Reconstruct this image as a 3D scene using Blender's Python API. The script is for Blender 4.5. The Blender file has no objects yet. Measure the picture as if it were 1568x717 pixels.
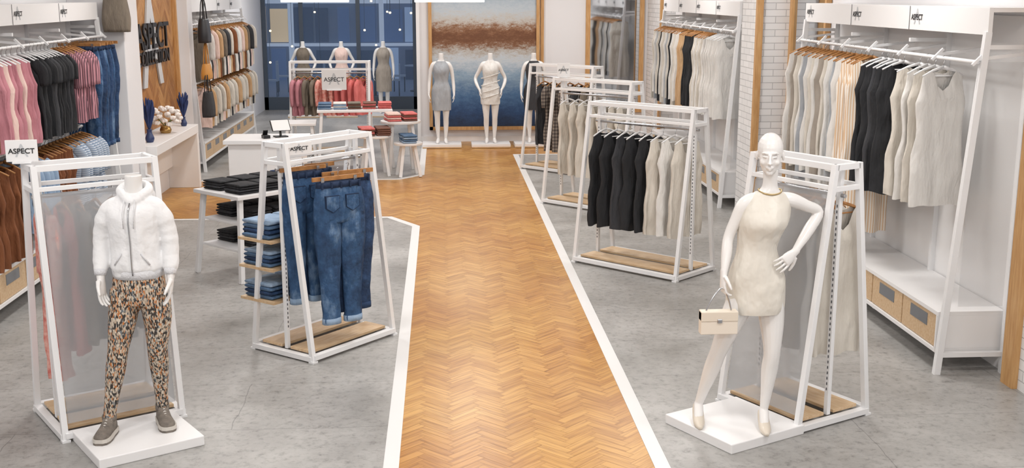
import bpy, bmesh, math, random
from mathutils import Matrix, Vector, noise
random.seed(7)
R=math.radians
def lin(h):
    h=h.lstrip('#'); o=[]
    for i in (0,2,4):
        c=int(h[i:i+2],16)/255
        o.append(c/12.92 if c<=.04045 else ((c+.055)/1.055)**2.4)
    return (*o,1)
# ---------------------------------------------------------------- materials
def newmat(name):
    m=bpy.data.materials.new(name); m.use_nodes=True
    nt=m.node_tree; b=nt.nodes['Principled BSDF']
    return m,nt,b
def nd(nt,t,**k):
    n=nt.nodes.new(t)
    for a,v in k.items(): setattr(n,a,v)
    return n
def ramp(nt,stops,interp='LINEAR'):
    r=nt.nodes.new('ShaderNodeValToRGB'); cr=r.color_ramp; cr.interpolation=interp
    while len(cr.elements)<len(stops): cr.elements.new(.5)
    for e,(p,c) in zip(cr.elements,stops): e.position=p; e.color=lin(c) if isinstance(c,str) else c
    return r
def mat(name,col,rough=.5,metal=0,var=None,vs=4,bump=0,bs=60,coat=0,sheen=0,stretch=None,bd=.01):
    m,nt,b=newmat(name); L=nt.links
    b.inputs['Base Color'].default_value=lin(col); b.inputs['Roughness'].default_value=rough
    b.inputs['Metallic'].default_value=metal
    if coat: b.inputs['Coat Weight'].default_value=coat
    if sheen: b.inputs['Sheen Weight'].default_value=sheen
    tc=nd(nt,'ShaderNodeTexCoord'); src=tc.outputs['Object']
    if stretch:
        mp=nd(nt,'ShaderNodeMapping'); mp.inputs['Scale'].default_value=stretch
        L.new(src,mp.inputs[0]); src=mp.outputs[0]
    if var:
        n=nd(nt,'ShaderNodeTexNoise'); n.inputs['Scale'].default_value=vs; n.inputs['Detail'].default_value=5
        L.new(src,n.inputs['Vector']); r=ramp(nt,[(.3,col),(.7,var)]); L.new(n.outputs[0],r.inputs[0]); L.new(r.outputs[0],b.inputs['Base Color'])
    if bump:
        n=nd(nt,'ShaderNodeTexNoise'); n.inputs['Scale'].default_value=bs; n.inputs['Detail'].default_value=3
        L.new(src,n.inputs['Vector']); bp=nd(nt,'ShaderNodeBump'); bp.inputs['Strength'].default_value=bump; bp.inputs['Distance'].default_value=bd
        L.new(n.outputs[0],bp.inputs['Height']); L.new(bp.outputs[0],b.inputs['Normal'])
    return m
def cloth(name,col,var=None,bump=.75,bs=8): return mat(name,col,.85,var=var or col,vs=7,bump=bump,bs=bs,bd=.04,stretch=(1.8,1.8,.6))
WHITE=mat('painted_white_metal','#EDEDEE',.35)
WALL=mat('wall_paint','#E6E5E7',.7,bump=.05,bs=200)
PANEL=mat('white_laminate','#EEEDED',.4)
CEIL=mat('ceiling_paint','#EEEEEE',.9)
TRIMW=mat('light_oak','#CFA470',.5,var='#BA8A54',vs=6,stretch=(8,8,1),bump=.05)
OAK=mat('shelf_oak','#D9BF9D',.5,var='#C8A57C',vs=5,stretch=(2,10,10))
DARK=mat('dark_slot','#55565A',.6)
BLACK=mat('black_letter','#18181A',.4)
GREY=mat('grey_letter','#9FA2A6',.5)
LGREYL=mat('pale_grey_letter','#C3C5C8',.5)
MANN=mat('mannequin_gloss','#E9E7E5',.28,coat=.3)
STEEL=mat('steel','#B9BABD',.25,metal=1)
GLASSDK=mat('smoked_glass','#6C6F74',.1)
MIRROR=mat('mirror','#C9CDD2',.04,metal=1)
WOODH=mat('hanger_wood','#C08A52',.45,var='#9C6838',vs=20)
def brick():
    m,nt,b=newmat('white_brick'); L=nt.links
    tc=nd(nt,'ShaderNodeTexCoord'); s=nd(nt,'ShaderNodeSeparateXYZ'); L.new(tc.outputs['Object'],s.inputs[0])
    a=nd(nt,'ShaderNodeMath',operation='ADD'); L.new(s.outputs[0],a.inputs[0]); L.new(s.outputs[1],a.inputs[1])
    c=nd(nt,'ShaderNodeCombineXYZ'); L.new(a.outputs[0],c.inputs[0]); L.new(s.outputs[2],c.inputs[1])
    t=nd(nt,'ShaderNodeTexBrick'); t.inputs['Scale'].default_value=1; t.inputs['Brick Width'].default_value=.24; t.inputs['Row Height'].default_value=.075
    t.inputs['Mortar Size'].default_value=.004; t.inputs['Color1'].default_value=lin('#EBEAEA'); t.inputs['Color2'].default_value=lin('#E0DFDF'); t.inputs['Mortar'].default_value=lin('#B9B8B9')
    L.new(c.outputs[0],t.inputs['Vector']); L.new(t.outputs['Color'],b.inputs['Base Color'])
    bp=nd(nt,'ShaderNodeBump'); bp.invert=True; bp.inputs['Strength'].default_value=.5; bp.inputs['Distance'].default_value=.01
    L.new(t.outputs['Fac'],bp.inputs['Height']); L.new(bp.outputs[0],b.inputs['Normal']); b.inputs['Roughness'].default_value=.7
    return m
BRICK=brick()
def concrete():
    m,nt,b=newmat('polished_concrete'); L=nt.links
    tc=nd(nt,'ShaderNodeTexCoord'); o=tc.outputs['Object']
    n1=nd(nt,'ShaderNodeTexNoise'); n1.inputs['Scale'].default_value=.8; n1.inputs['Detail'].default_value=10; n1.inputs['Roughness'].default_value=.68
    n2=nd(nt,'ShaderNodeTexNoise'); n2.inputs['Scale'].default_value=17; n2.inputs['Detail'].default_value=9; n2.inputs['Roughness'].default_value=.8
    L.new(o,n1.inputs[0]); L.new(o,n2.inputs[0])
    r1=ramp(nt,[(.32,'#8F8D89'),(.47,'#A5A3A0'),(.57,'#B2B0AD'),(.7,'#C0BEBB')]); L.new(n1.outputs[0],r1.inputs[0])
    r2=ramp(nt,[(.33,'#747371'),(.41,'#CFCFCE'),(.5,'#F6F6F6'),(.7,'#FFFFFF')]); L.new(n2.outputs[0],r2.inputs[0])
    mx=nd(nt,'ShaderNodeMix',data_type='RGBA',blend_type='MULTIPLY'); mx.inputs[0].default_value=.66
    L.new(r1.outputs[0],mx.inputs[6]); L.new(r2.outputs[0],mx.inputs[7])
    dn=nd(nt,'ShaderNodeTexNoise'); dn.inputs['Scale'].default_value=3; dn.inputs['Detail'].default_value=5; L.new(o,dn.inputs[0])
    mv=nd(nt,'ShaderNodeMix',data_type='RGBA',blend_type='ADD'); mv.inputs[0].default_value=.06; L.new(o,mv.inputs[6]); L.new(dn.outputs[1],mv.inputs[7])
    t=nd(nt,'ShaderNodeTexBrick'); t.inputs['Scale'].default_value=1; t.inputs['Brick Width'].default_value=2.6; t.inputs['Row Height'].default_value=.85; t.inputs['Mortar Size'].default_value=.004; t.inputs['Mortar Smooth'].default_value=.5
    t.inputs['Color1'].default_value=(1,1,1,1); t.inputs['Color2'].default_value=(.92,.92,.92,1); t.inputs['Mortar'].default_value=(.4,.4,.4,1)
    L.new(mv.outputs[2],t.inputs['Vector'])
    m2=nd(nt,'ShaderNodeMix',data_type='RGBA',blend_type='MULTIPLY'); m2.inputs[0].default_value=.6
    L.new(mx.outputs[2],m2.inputs[6]); L.new(t.outputs['Color'],m2.inputs[7]); L.new(m2.outputs[2],b.inputs['Base Color'])
    rr=ramp(nt,[(.3,(.28,)*3+(1,)),(.7,(.48,)*3+(1,))]); L.new(n1.outputs[0],rr.inputs[0]); L.new(rr.outputs[0],b.inputs['Roughness'])
    bp=nd(nt,'ShaderNodeBump'); bp.inputs['Strength'].default_value=.13; bp.inputs['Distance'].default_value=.01
    L.new(n2.outputs[0],bp.inputs['Height']); L.new(bp.outputs[0],b.inputs['Normal'])
    return m
CONC=concrete()
def plankwood(name,c1,c2,c3,rough=.35):
    m,nt,b=newmat(name); L=nt.links
    g=nd(nt,'ShaderNodeNewGeometry'); r=ramp(nt,[(0,c1),(.5,c2),(1,c3)]); L.new(g.outputs['Random Per Island'],r.inputs[0])
    tc=nd(nt,'ShaderNodeTexCoord'); mp=nd(nt,'ShaderNodeMapping'); mp.inputs['Scale'].default_value=(3,45,1); L.new(tc.outputs['UV'],mp.inputs[0])
    n=nd(nt,'ShaderNodeTexNoise'); n.inputs['Scale'].default_value=1; n.inputs['Detail'].default_value=5; L.new(mp.outputs[0],n.inputs[0])
    r2=ramp(nt,[(.3,'#C2AF97'),(.55,'#FFFFFF')]); L.new(n.outputs[0],r2.inputs[0])
    mx=nd(nt,'ShaderNodeMix',data_type='RGBA',blend_type='MULTIPLY'); mx.inputs[0].default_value=.8
    L.new(r.outputs[0],mx.inputs[6]); L.new(r2.outputs[0],mx.inputs[7])
    n3=nd(nt,'ShaderNodeTexNoise'); n3.inputs['Scale'].default_value=.9; n3.inputs['Detail'].default_value=3; L.new(tc.outputs['Object'],n3.inputs[0])
    r3=ramp(nt,[(.35,'#E6D3BA'),(.6,'#FFFFFF')]); L.new(n3.outputs[0],r3.inputs[0])
    m3=nd(nt,'ShaderNodeMix',data_type='RGBA',blend_type='MULTIPLY'); m3.inputs[0].default_value=.8; L.new(mx.outputs[2],m3.inputs[6]); L.new(r3.outputs[0],m3.inputs[7]); L.new(m3.outputs[2],b.inputs['Base Color'])
    b.inputs['Roughness'].default_value=rough
    return m
PARQ=plankwood('parquet_oak','#BE8B46','#CA974E','#D4A35B',.32)
WALLWOOD=plankwood('wall_oak','#9C6A36','#AE7D46','#BD8C55',.5)
def frosted(name,k):
    m,nt,b=newmat(name); L=nt.links
    b.inputs['Base Color'].default_value=lin('#BEC0C3'); b.inputs['Roughness'].default_value=.3
    tr=nd(nt,'ShaderNodeBsdfTransparent'); mx=nd(nt,'ShaderNodeMixShader'); mx.inputs[0].default_value=k
    L.new(tr.outputs[0],mx.inputs[1]); L.new(b.outputs[0],mx.inputs[2]); L.new(mx.outputs[0],nt.nodes['Material Output'].inputs[0])
    return m
FROST=frosted('frosted_acrylic',.42); FROST2=frosted('clear_acrylic',.16)
def clearglass():
    m,nt,b=newmat('window_glass'); L=nt.links
    b.inputs['Base Color'].default_value=lin('#8FA2B5'); b.inputs['Roughness'].default_value=.03
    tr=nd(nt,'ShaderNodeBsdfTransparent'); mx=nd(nt,'ShaderNodeMixShader'); mx.inputs[0].default_value=.12
    L.new(tr.outputs[0],mx.inputs[1]); L.new(b.outputs[0],mx.inputs[2]); L.new(mx.outputs[0],nt.nodes['Material Output'].inputs[0])
    return m
CGLASS=clearglass()
def artmat():
    m,nt,b=newmat('abstract_painting'); L=nt.links
    tc=nd(nt,'ShaderNodeTexCoord'); s=nd(nt,'ShaderNodeSeparateXYZ'); L.new(tc.outputs['Object'],s.inputs[0])
    n=nd(nt,'ShaderNodeTexNoise'); n.inputs['Scale'].default_value=6; n.inputs['Detail'].default_value=14; n.inputs['Roughness'].default_value=.9
    mp=nd(nt,'ShaderNodeMapping'); mp.inputs['Scale'].default_value=(.8,1,1.8); L.new(tc.outputs['Object'],mp.inputs[0]); L.new(mp.outputs[0],n.inputs[0])
    mr=nd(nt,'ShaderNodeMapRange'); mr.inputs[1].default_value=.28; mr.inputs[2].default_value=2.7; L.new(s.outputs[2],mr.inputs[0])
    ma=nd(nt,'ShaderNodeMath',operation='MULTIPLY_ADD'); L.new(n.outputs[0],ma.inputs[0]); ma.inputs[1].default_value=.5; L.new(mr.outputs[0],ma.inputs[2])
    sb=nd(nt,'ShaderNodeMath',operation='SUBTRACT'); L.new(ma.outputs[0],sb.inputs[0]); sb.inputs[1].default_value=.25
    r=ramp(nt,[(.0,'#132744'),(.12,'#25456F'),(.24,'#4A6D94'),(.38,'#8BA3B8'),(.5,'#C4CACF'),(.57,'#AFA59A'),(.61,'#80573A'),(.67,'#653C22'),(.73,'#8C6243'),(.78,'#BFB8AF'),(.86,'#BCC5CC'),(.97,'#A3B2BF')])
    L.new(sb.outputs[0],r.inputs[0]); L.new(r.outputs[0],b.inputs['Base Color']); b.inputs['Roughness'].default_value=.5
    return m
ART=artmat()
def leggingmat():
    m,nt,b=newmat('confetti_print'); L=nt.links
    tc=nd(nt,'ShaderNodeTexCoord'); mp=nd(nt,'ShaderNodeMapping'); mp.inputs['Scale'].default_value=(150,150,62); L.new(tc.outputs['Object'],mp.inputs[0])
    v=nd(nt,'ShaderNodeTexVoronoi'); v.inputs['Scale'].default_value=1; L.new(mp.outputs[0],v.inputs['Vector'])
    s=nd(nt,'ShaderNodeSeparateColor'); L.new(v.outputs['Color'],s.inputs[0])
    r=ramp(nt,[(0,'#35312F'),(.2,'#B7A692'),(.4,'#B9743F'),(.48,'#D2C6B5'),(.68,'#6E757A'),(.78,'#C49470'),(.86,'#443D38')],'CONSTANT'); L.new(s.outputs[0],r.inputs[0]); L.new(r.outputs[0],b.inputs['Base Color'])
    b.inputs['Roughness'].default_value=.7; return m
LEGG=leggingmat()
def stripe(name,c1,c2,scale,axis='X'):
    m,nt,b=newmat(name); L=nt.links
    tc=nd(nt,'ShaderNodeTexCoord'); w=nd(nt,'ShaderNodeTexWave',bands_direction=axis); w.inputs['Scale'].default_value=scale; L.new(tc.outputs['Object'],w.inputs[0])
    r=ramp(nt,[(.45,c1),(.55,c2)]); L.new(w.outputs[0],r.inputs[0]); L.new(r.outputs[0],b.inputs['Base Color']); b.inputs['Roughness'].default_value=.85; return m
STR_PINK=stripe('pink_stripe','#BE8791','#6A4A54',18)
STR_PEACH=stripe('peach_stripe','#DDBF9F','#EDE5DB',16)
STR_BLUE=stripe('blue_stripe','#7B91AB','#C9CFD8',16,'Z')
def plaid():
    m,nt,b=newmat('plaid'); L=nt.links
    tc=nd(nt,'ShaderNodeTexCoord'); 
    w1=nd(nt,'ShaderNodeTexWave',bands_direction='X'); w1.inputs['Scale'].default_value=7
    w2=nd(nt,'ShaderNodeTexWave',bands_direction='Z'); w2.inputs['Scale'].default_value=6
    L.new(tc.outputs['Object'],w1.inputs[0]); L.new(tc.outputs['Object'],w2.inputs[0])
    a=nd(nt,'ShaderNodeMath',operation='ADD'); L.new(w1.outputs[1],a.inputs[0]); L.new(w2.outputs[1],a.inputs[1])
    r=ramp(nt,[(.3,'#4E4642'),(.5,'#6C625C'),(.9,'#94887C')]); 
    h=nd(nt,'ShaderNodeMath',operation='MULTIPLY'); h.inputs[1].default_value=.5; L.new(a.outputs[0],h.inputs[0]); L.new(h.outputs[0],r.inputs[0]); L.new(r.outputs[0],b.inputs['Base Color']); b.inputs['Roughness'].default_value=.85; return m
PLAID=plaid()
def denim(name,c1,c2,c3):
    m,nt,b=newmat(name); L=nt.links
    tc=nd(nt,'ShaderNodeTexCoord'); n=nd(nt,'ShaderNodeTexNoise'); n.inputs['Scale'].default_value=5; n.inputs['Detail'].default_value=10; n.inputs['Roughness'].default_value=.65
    mp=nd(nt,'ShaderNodeMapping'); mp.inputs['Scale'].default_value=(1.5,1.5,.8); L.new(tc.outputs['Object'],mp.inputs[0]); L.new(mp.outputs[0],n.inputs[0])
    r=ramp(nt,[(.34,c1),(.53,c2),(.74,c3)]); L.new(n.outputs[0],r.inputs[0]); L.new(r.outputs[0],b.inputs['Base Color']); b.inputs['Roughness'].default_value=.85
    n2=nd(nt,'ShaderNodeTexNoise'); n2.inputs['Scale'].default_value=12; n2.inputs['Detail'].default_value=3; L.new(tc.outputs['Object'],n2.inputs[0])
    bp=nd(nt,'ShaderNodeBump'); bp.inputs['Strength'].default_value=.9; bp.inputs['Distance'].default_value=.03; L.new(n2.outputs[0],bp.inputs['Height']); L.new(bp.outputs[0],b.inputs['Normal'])
    return m
DENIM=denim('denim_blue','#21395A','#35577F','#7F9BBB')
DENIM2=denim('denim_dark','#1A2B45','#274268','#3F5E87')
STITCH=cloth('denim_seam','#1B2E4C')
CREAM=cloth('cream_cloth','#DAD4CA','#CFC8BD'); OFFW=cloth('offwhite_cloth','#E6E4E0','#D9D6D2'); BLK=cloth('black_cloth','#26272B','#1F2023')
CHAR=cloth('charcoal_cloth','#37383C'); GREIGE=cloth('greige_cloth','#ABA298','#988F85'); LGREY=cloth('light_grey_cloth','#AEB2B7','#9CA0A6')
PINK=cloth('pink_cloth','#C98A94','#B37680'); CORAL=cloth('coral_cloth','#E27F7C','#CF6763'); TAN=cloth('tan_cloth','#CBA983','#B8936A')
RUST=cloth('rust_cloth','#84502F','#6E4024'); LBLUE=cloth('pale_blue_cloth','#9FB5CD','#88A1BE'); TAUPE=cloth('taupe_cloth','#827769','#6E6459')
BLUSH=cloth('blush_cloth','#E7CBC1'); BROWN=cloth('brown_cloth','#7A5548'); NAVYP=mat('navy_feather','#1F2C55',.8,var='#31457A')
DENB=cloth('folded_denim','#5C7898','#4B6787'); DCREAM=mat('dress_ivory','#E2DDD3',.45,bump=.7,bs=5,var='#DBD5CA',bd=.05,stretch=(1.4,1.4,.9))
FLEECE=mat('fleece','#EAEAEB',.9,bump=.7,bs=11,bd=.022); RIB=mat('rib_knit','#D8D8DB',.9,bump=.6,bs=90)
SHOE=mat('sneaker_mesh','#665F59',.8,var='#857C72',vs=30,bump=.3,bs=80); SOLE=mat('sneaker_sole','#C9C3BB',.6)
FROCK=mat('coral_pattern','#D96C62',.85,var='#F2C3B5',vs=28)
# ---------------------------------------------------------------- builder
def cat(pts,k=5):
    out=[];n=len(pts)
    for i in range(n-1):
        p0=pts[max(i-1,0)];p1=pts[i];p2=pts[i+1];p3=pts[min(i+2,n-1)]
        for j in range(k):
            t=j/k
            out.append(tuple(.5*((2*b)+(-a+c)*t+(2*a-5*b+4*c-d)*t*t+(-a+3*b-3*c+d)*t**3) for a,b,c,d in zip(p0,p1,p2,p3)))
    out.append(tuple(pts[-1])); return out
class MB:
    def __init__(s): s.v=[];s.f=[];s.mi=[];s.sm=[];s.mats=[];s.T=Matrix()
    def add(s,vs,fs,m,smooth=False):
        if m not in s.mats: s.mats.append(m)
        i=s.mats.index(m); o=len(s.v)
        s.v+=[tuple(s.T@Vector(p)) for p in vs]
        for f in fs: s.f.append([a+o for a in f]); s.mi.append(i); s.sm.append(smooth)
    def box(s,lo,hi,m):
        x0,y0,z0=lo;x1,y1,z1=hi
        s.add([(x0,y0,z0),(x1,y0,z0),(x1,y1,z0),(x0,y1,z0),(x0,y0,z1),(x1,y0,z1),(x1,y1,z1),(x0,y1,z1)],
              [(0,3,2,1),(4,5,6,7),(0,1,5,4),(1,2,6,5),(2,3,7,6),(3,0,4,7)],m)
    def cbox(s,c,sz,m): s.box([c[i]-sz[i]/2 for i in range(3)],[c[i]+sz[i]/2 for i in range(3)],m)
    def loft(s,rings,m,caps=True,smooth=True):
        n=len(rings[0]); vs=[p for r in rings for p in r]; fs=[]
        for i in range(len(rings)-1):
            for j in range(n):
                a=i*n+j;b=i*n+(j+1)%n; fs.append((a,b,b+n,a+n))
        if caps: fs.append(tuple(reversed(range(n)))); fs.append(tuple(range((len(rings)-1)*n,len(rings)*n)))
        s.add(vs,fs,m,smooth)
    def tube(s,pts,rad,m,n=8,smooth=True,flat=1.0,fx=None):
        P=[Vector(p) for p in pts]; rings=[]; 
        if not hasattr(rad,'__len__'): rad=[rad]*len(P)
        up=None
        for i,p in enumerate(P):
            d=(P[min(i+1,len(P)-1)]-P[max(i-1,0)]); d=d.normalized() if d.length>1e-9 else Vector((0,0,1))
            if up is None:
                h=Vector((0,1,0)) if abs(d.y)<.9 else Vector((0,0,1)); up=(h-h.dot(d)*d).normalized()
            else:
                up=(up-up.dot(d)*d).normalized()
            sd=d.cross(up); r=rad[i]
            rings.append([tuple(p+sd*math.cos(2*math.pi*k/n)*r+up*math.sin(2*math.pi*k/n)*r*flat) for k in range(n)])
        s.loft(rings,m,True,smooth)
    def limb(s,pts,m,n=16,k=5,flat=1.0):
        c=cat(pts,k); s.tube([q[:3] for q in c],[q[3] for q in c],m,n,True,flat)
    def beam(s,p0,p1,w,d,m):
        P0=Vector(p0);P1=Vector(p1);D=(P1-P0).normalized()
        h=Vector((0,1,0)) if abs(D.y)<.8 else Vector((1,0,0))
        up=(h-h.dot(D)*D).normalized(); sd=D.cross(up)
        rings=[[tuple(p+sd*a*w/2+up*b*d/2) for a,b in ((-1,-1),(1,-1),(1,1),(-1,1))] for p in (P0,P1)]
        s.loft(rings,m,True,False)
    def ell(s,c,r,m,n=16):
        rings=[]
        for i in range(1,n//2+1-0):
            ph=math.pi*i/(n//2+1); 
            rings.append([(c[0]+r[0]*math.sin(ph)*math.cos(2*math.pi*j/n),c[1]+r[1]*math.sin(ph)*math.sin(2*math.pi*j/n),c[2]-r[2]*math.cos(ph)) for j in range(n)])
        s.loft(rings,m,True,True)
    def rings(s,L,m,n=28,k=5,wob=0,caps=True,pw=1.0):
        c=cat(L,k); rr=[]
        for (x,y,z,rx,ry) in c:
            ring=[]
            for j in range(n):
                a=2*math.pi*j/n; ca,sa=math.cos(a),math.sin(a)
                w=1+wob*noise.noise(Vector((ca*2.2,sa*2.2,z*5)))+wob*.5*noise.noise(Vector((ca*5,sa*5,z*11)))
                ring.append((x+rx*w*math.copysign(abs(ca)**pw,ca),y+ry*w*math.copysign(abs(sa)**pw,sa),z))
            rr.append(ring)
        s.loft(rr,m,caps,True)
    def obj(s,name,parent=None,loc=None,rot=0,bevel=0,remesh=0,smooth=0,solid=0,sub=0):
        me=bpy.data.meshes.new(name); me.from_pydata(s.v,[],s.f)
        for m in s.mats: me.materials.append(m)
        me.polygons.foreach_set('material_index',s.mi); me.polygons.foreach_set('use_smooth',s.sm); me.update()
        bm=bmesh.new(); bm.from_mesh(me); bmesh.ops.recalc_face_normals(bm,faces=bm.faces); bm.to_mesh(me); bm.free()
        o=bpy.data.objects.new(name,me); bpy.context.collection.objects.link(o)
        if parent: o.parent=parent
        if loc: o.location=loc
        o.rotation_euler[2]=rot
        if bevel:
            b=o.modifiers.new('b','BEVEL'); b.width=bevel; b.segments=2; b.limit_method='ANGLE'; b.angle_limit=R(50)
        if remesh:
            r=o.modifiers.new('r','REMESH'); r.mode='VOXEL'; r.voxel_size=remesh; r.use_smooth_shade=True
        if smooth:
            q=o.modifiers.new('s','SMOOTH'); q.factor=.5; q.iterations=smooth
        return o
def root(name,loc=(0,0,0),rot=0):
    e=bpy.data.objects.new(name,None); e.empty_display_size=.2; bpy.context.collection.objects.link(e); e.location=loc; e.rotation_euler[2]=rot; return e
def text(body,loc,xa,ya,size,m,parent=None,ext=.002,name='lettering',sx=1,off=0):
    cu=bpy.data.curves.new(name,'FONT'); cu.body=body; cu.size=size; cu.align_x='CENTER'; cu.align_y='CENTER'; cu.extrude=ext; cu.offset=off
    cu.materials.append(m); o=bpy.data.objects.new(name,cu); bpy.context.collection.objects.link(o)
    X=Vector(xa).normalized();Y=Vector(ya).normalized();Z=X.cross(Y)
    M=Matrix((X*sx,Y,Z)).transposed().to_4x4(); M.translation=Vector(loc); o.matrix_world=M
    if parent: o.parent=parent
    return o
def TR(loc,ang=0): return Matrix.Translation(Vector(loc))@Matrix.Rotation(R(ang),4,'Z')
# ---------------------------------------------------------------- garments
def hanger(mb,T,m,w=.2):
    old=mb.T; mb.T=T
    mb.tube([(0,0,-.07),(0,0,-.03),(.012,0,-.012),(.012,0,.008),(0,0,.016),(-.012,0,.008)],.0028,STEEL,5)
    for s in (-1,1): mb.tube([(0,0,-.062),(s*w*.5,0,-.088),(s*w,0,-.128)],[.011,.010,.008],m,6,flat=.7)
    mb.tube([(-w*.95,0,-.128),(w*.95,0,-.128)],.005,m,5)
    mb.T=old
def garment(mb,T,m,L=.95,w=.2,waist=.88,hem=1.0,sh=.165,neck=.08,dip=.15,dep=.04,rip=.3,sleeve=0,hang=None,seed=0,N=36):
    rnd=random.Random(seed); ph=rnd.random()*6; hanger(mb,T,hang or WOODH,sh)
    old=mb.T; mb.T=T; za=-.32; zh=-.10-L; rings=[]; nf=rnd.choice((3,4,5)); tw=rnd.uniform(-.25,.25)
    def ring(hw,hd,zf,rp,t=0,ppow=.75):
        out=[]
        for j in range(N):
            a=2*math.pi*j/N; ca,sa=math.cos(a),math.sin(a); x=hw*math.copysign(abs(ca)**ppow,ca)
            y=hd*math.copysign(abs(sa)**.8,sa)*(1+rp*math.sin(nf*a+ph)+rp*.6*math.sin(8*a+2*ph))
            y+=rp*.06*math.sin(x*(26+nf*4)+ph+t*2*tw*6)+.018*noise.noise(Vector((x*9,seed*1.7,t*5)))*(1 if t>0 else 0)
            out.append((x,y,zf(x,sa)))
        return out
    K=12
    for i in range(K+1):
        t=1-i/K
        if t<.33: f=1+(waist-1)*math.sin(t/.33*math.pi/2)
        elif t<.6: f=waist+(hem*1.02-waist)*(.5-.5*math.cos((t-.33)/.27*math.pi))
        else: f=hem*1.02-(.02*hem)*(t-.6)/.4
        z=za+(zh-za)*t; f*=1+.04*noise.noise(Vector((seed,t*4,0)))
        rings.append(ring(w*f,dep*(.9+.25*t),lambda x,s,z=z,t=t:z+t*.008*math.sin(x*30+ph),rip*(.35+.65*t),t))
    for i in range(1,6):
        s=i/5; hw=w+(sh-w)*math.sin(s*math.pi/2)
        def zf(x,sa,s=s):
            ax=abs(x)
            if ax<neck:
                d=(dip if sa<0 else .03)*math.cos(ax/neck*math.pi/2)**.6; zt=-.083-d
            else: zt=-.083-.05*(ax-neck)/max(sh-neck,.01)
            return za+(zt-za)*s
        rings.append(ring(hw,dep*(1-s)+.012,zf,0))
    mb.loft(rings,m,False,True)
    if sleeve:
        for q in (-1,1):
            mb.limb([(q*(sh-.02),0,-.14,.05),(q*(sh+.035),.0,-.2,.056),(q*(sh+.055),0,-.14-sleeve*.5,.05),(q*(sh+.06),-.01,-.14-sleeve,.042)],m,10,3,.6)
    mb.T=old
def trousers(mb,T,m,L=1.0,w=.2,clip=True,pockets=False,leg=.095,seed=0):
    old=mb.T; mb.T=T; rnd=random.Random(seed); k0=w/.19
    mb.tube([(0,0,-.05),(0,0,-.02),(.012,0,0),(.0,0,.014),(-.012,0,.004)],.003,STEEL,5)
    mb.box((-w-.02,-.008,-.075),(w+.02,.008,-.045),WOODH)
    for q in (-1,1): mb.box((q*w*.7-.012,-.016,-.11),(q*w*.7+.012,.016,-.05),STEEL)
    z0=-.09; leg=leg*k0
    mb.rings([(0,0,z0,w*.92,.035),(0,0,z0-.05,w*.96,.045),(0,0,z0-.16,w*1.06,.058),(0,0,z0-.27,w*1.08,.056),(0,0,z0-.3,w*1.02,.04)],m,32,4,.06,pw=.8)
    mb.rings([(0,0,z0+.004,w*.94,.038),(0,0,z0-.036,w*.965,.046)],STITCH,24,1,0,pw=.8)
    for k in range(5): x=-w*.8+k*w*.4; mb.box((x-.006,-.05,z0-.042),(x+.006,-.035,z0+.008),STITCH)
    for q in (-1,1):
        c=w*.52*q
        P=[(c,0,z0-.2,leg*1.02,.048),(c,0,z0-.28,leg*1.1,.056),(c*1.02,0,z0-.42,leg*1.04,.055),(c*.95,.0,z0-.6,leg*.9,.05),(c*.93,.0,z0-.8,leg*.8,.045),(c*.9,0,z0-L+.03,leg*.72,.042),(c*.9,0,z0-L,leg*.72,.042)]
        mb.rings(P,m,20,7,.2,pw=.85)
        mb.rings([(c*.9,0,z0-L+.045,leg*.78,.047),(c*.9,0,z0-L,leg*.78,.047)],LBLUE if pockets else m,18,1,0,pw=.85)
        if pockets:
            pv=[(-.055,0),(.055,0),(.055,-.09),(0,-.125),(-.055,-.09)]
            vs=[(c*.82+a,-.066,z0-.09+b) for a,b in pv]+[(c*.82+a,-.04,z0-.09+b) for a,b in pv]
            mb.add(vs,[(0,1,2,3,4)]+[(i,(i+1)%5,(i+1)%5+5,i+5) for i in range(5)],STITCH)
            pv=[(a*.93,b*.93-.004) for a,b in pv]
            vs=[(c*.82+a,-.0675,z0-.09+b) for a,b in pv]
            mb.add(vs,[(0,1,2,3,4)],m)
    mb.T=old
def folded(mb,c,ang,w,d,h,m,nn=4,mats=None):
    old=mb.T; mb.T=old@TR(c,ang); z=0
    for i in range(nn):
        hh=h/nn; mm=mats[i%len(mats)] if mats else m; dx=random.uniform(-.008,.008); rr=[]
        for x,k in ((-w/2,.8),(-w/2+.01,1),(w/2-.01,1),(w/2,.8)):
            ring=[]
            for j in range(12):
                a=2*math.pi*j/12; yy=math.copysign(abs(math.cos(a))**.35,math.cos(a))*d/2*(.97+.03*k); zz=math.copysign(abs(math.sin(a))**.8,math.sin(a))*hh/2*k
                ring.append((x+dx,yy,z+hh/2+zz))
            rr.append(ring)
        mb.loft(rr,mm,True,True); z+=hh
    mb.T=old
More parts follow.
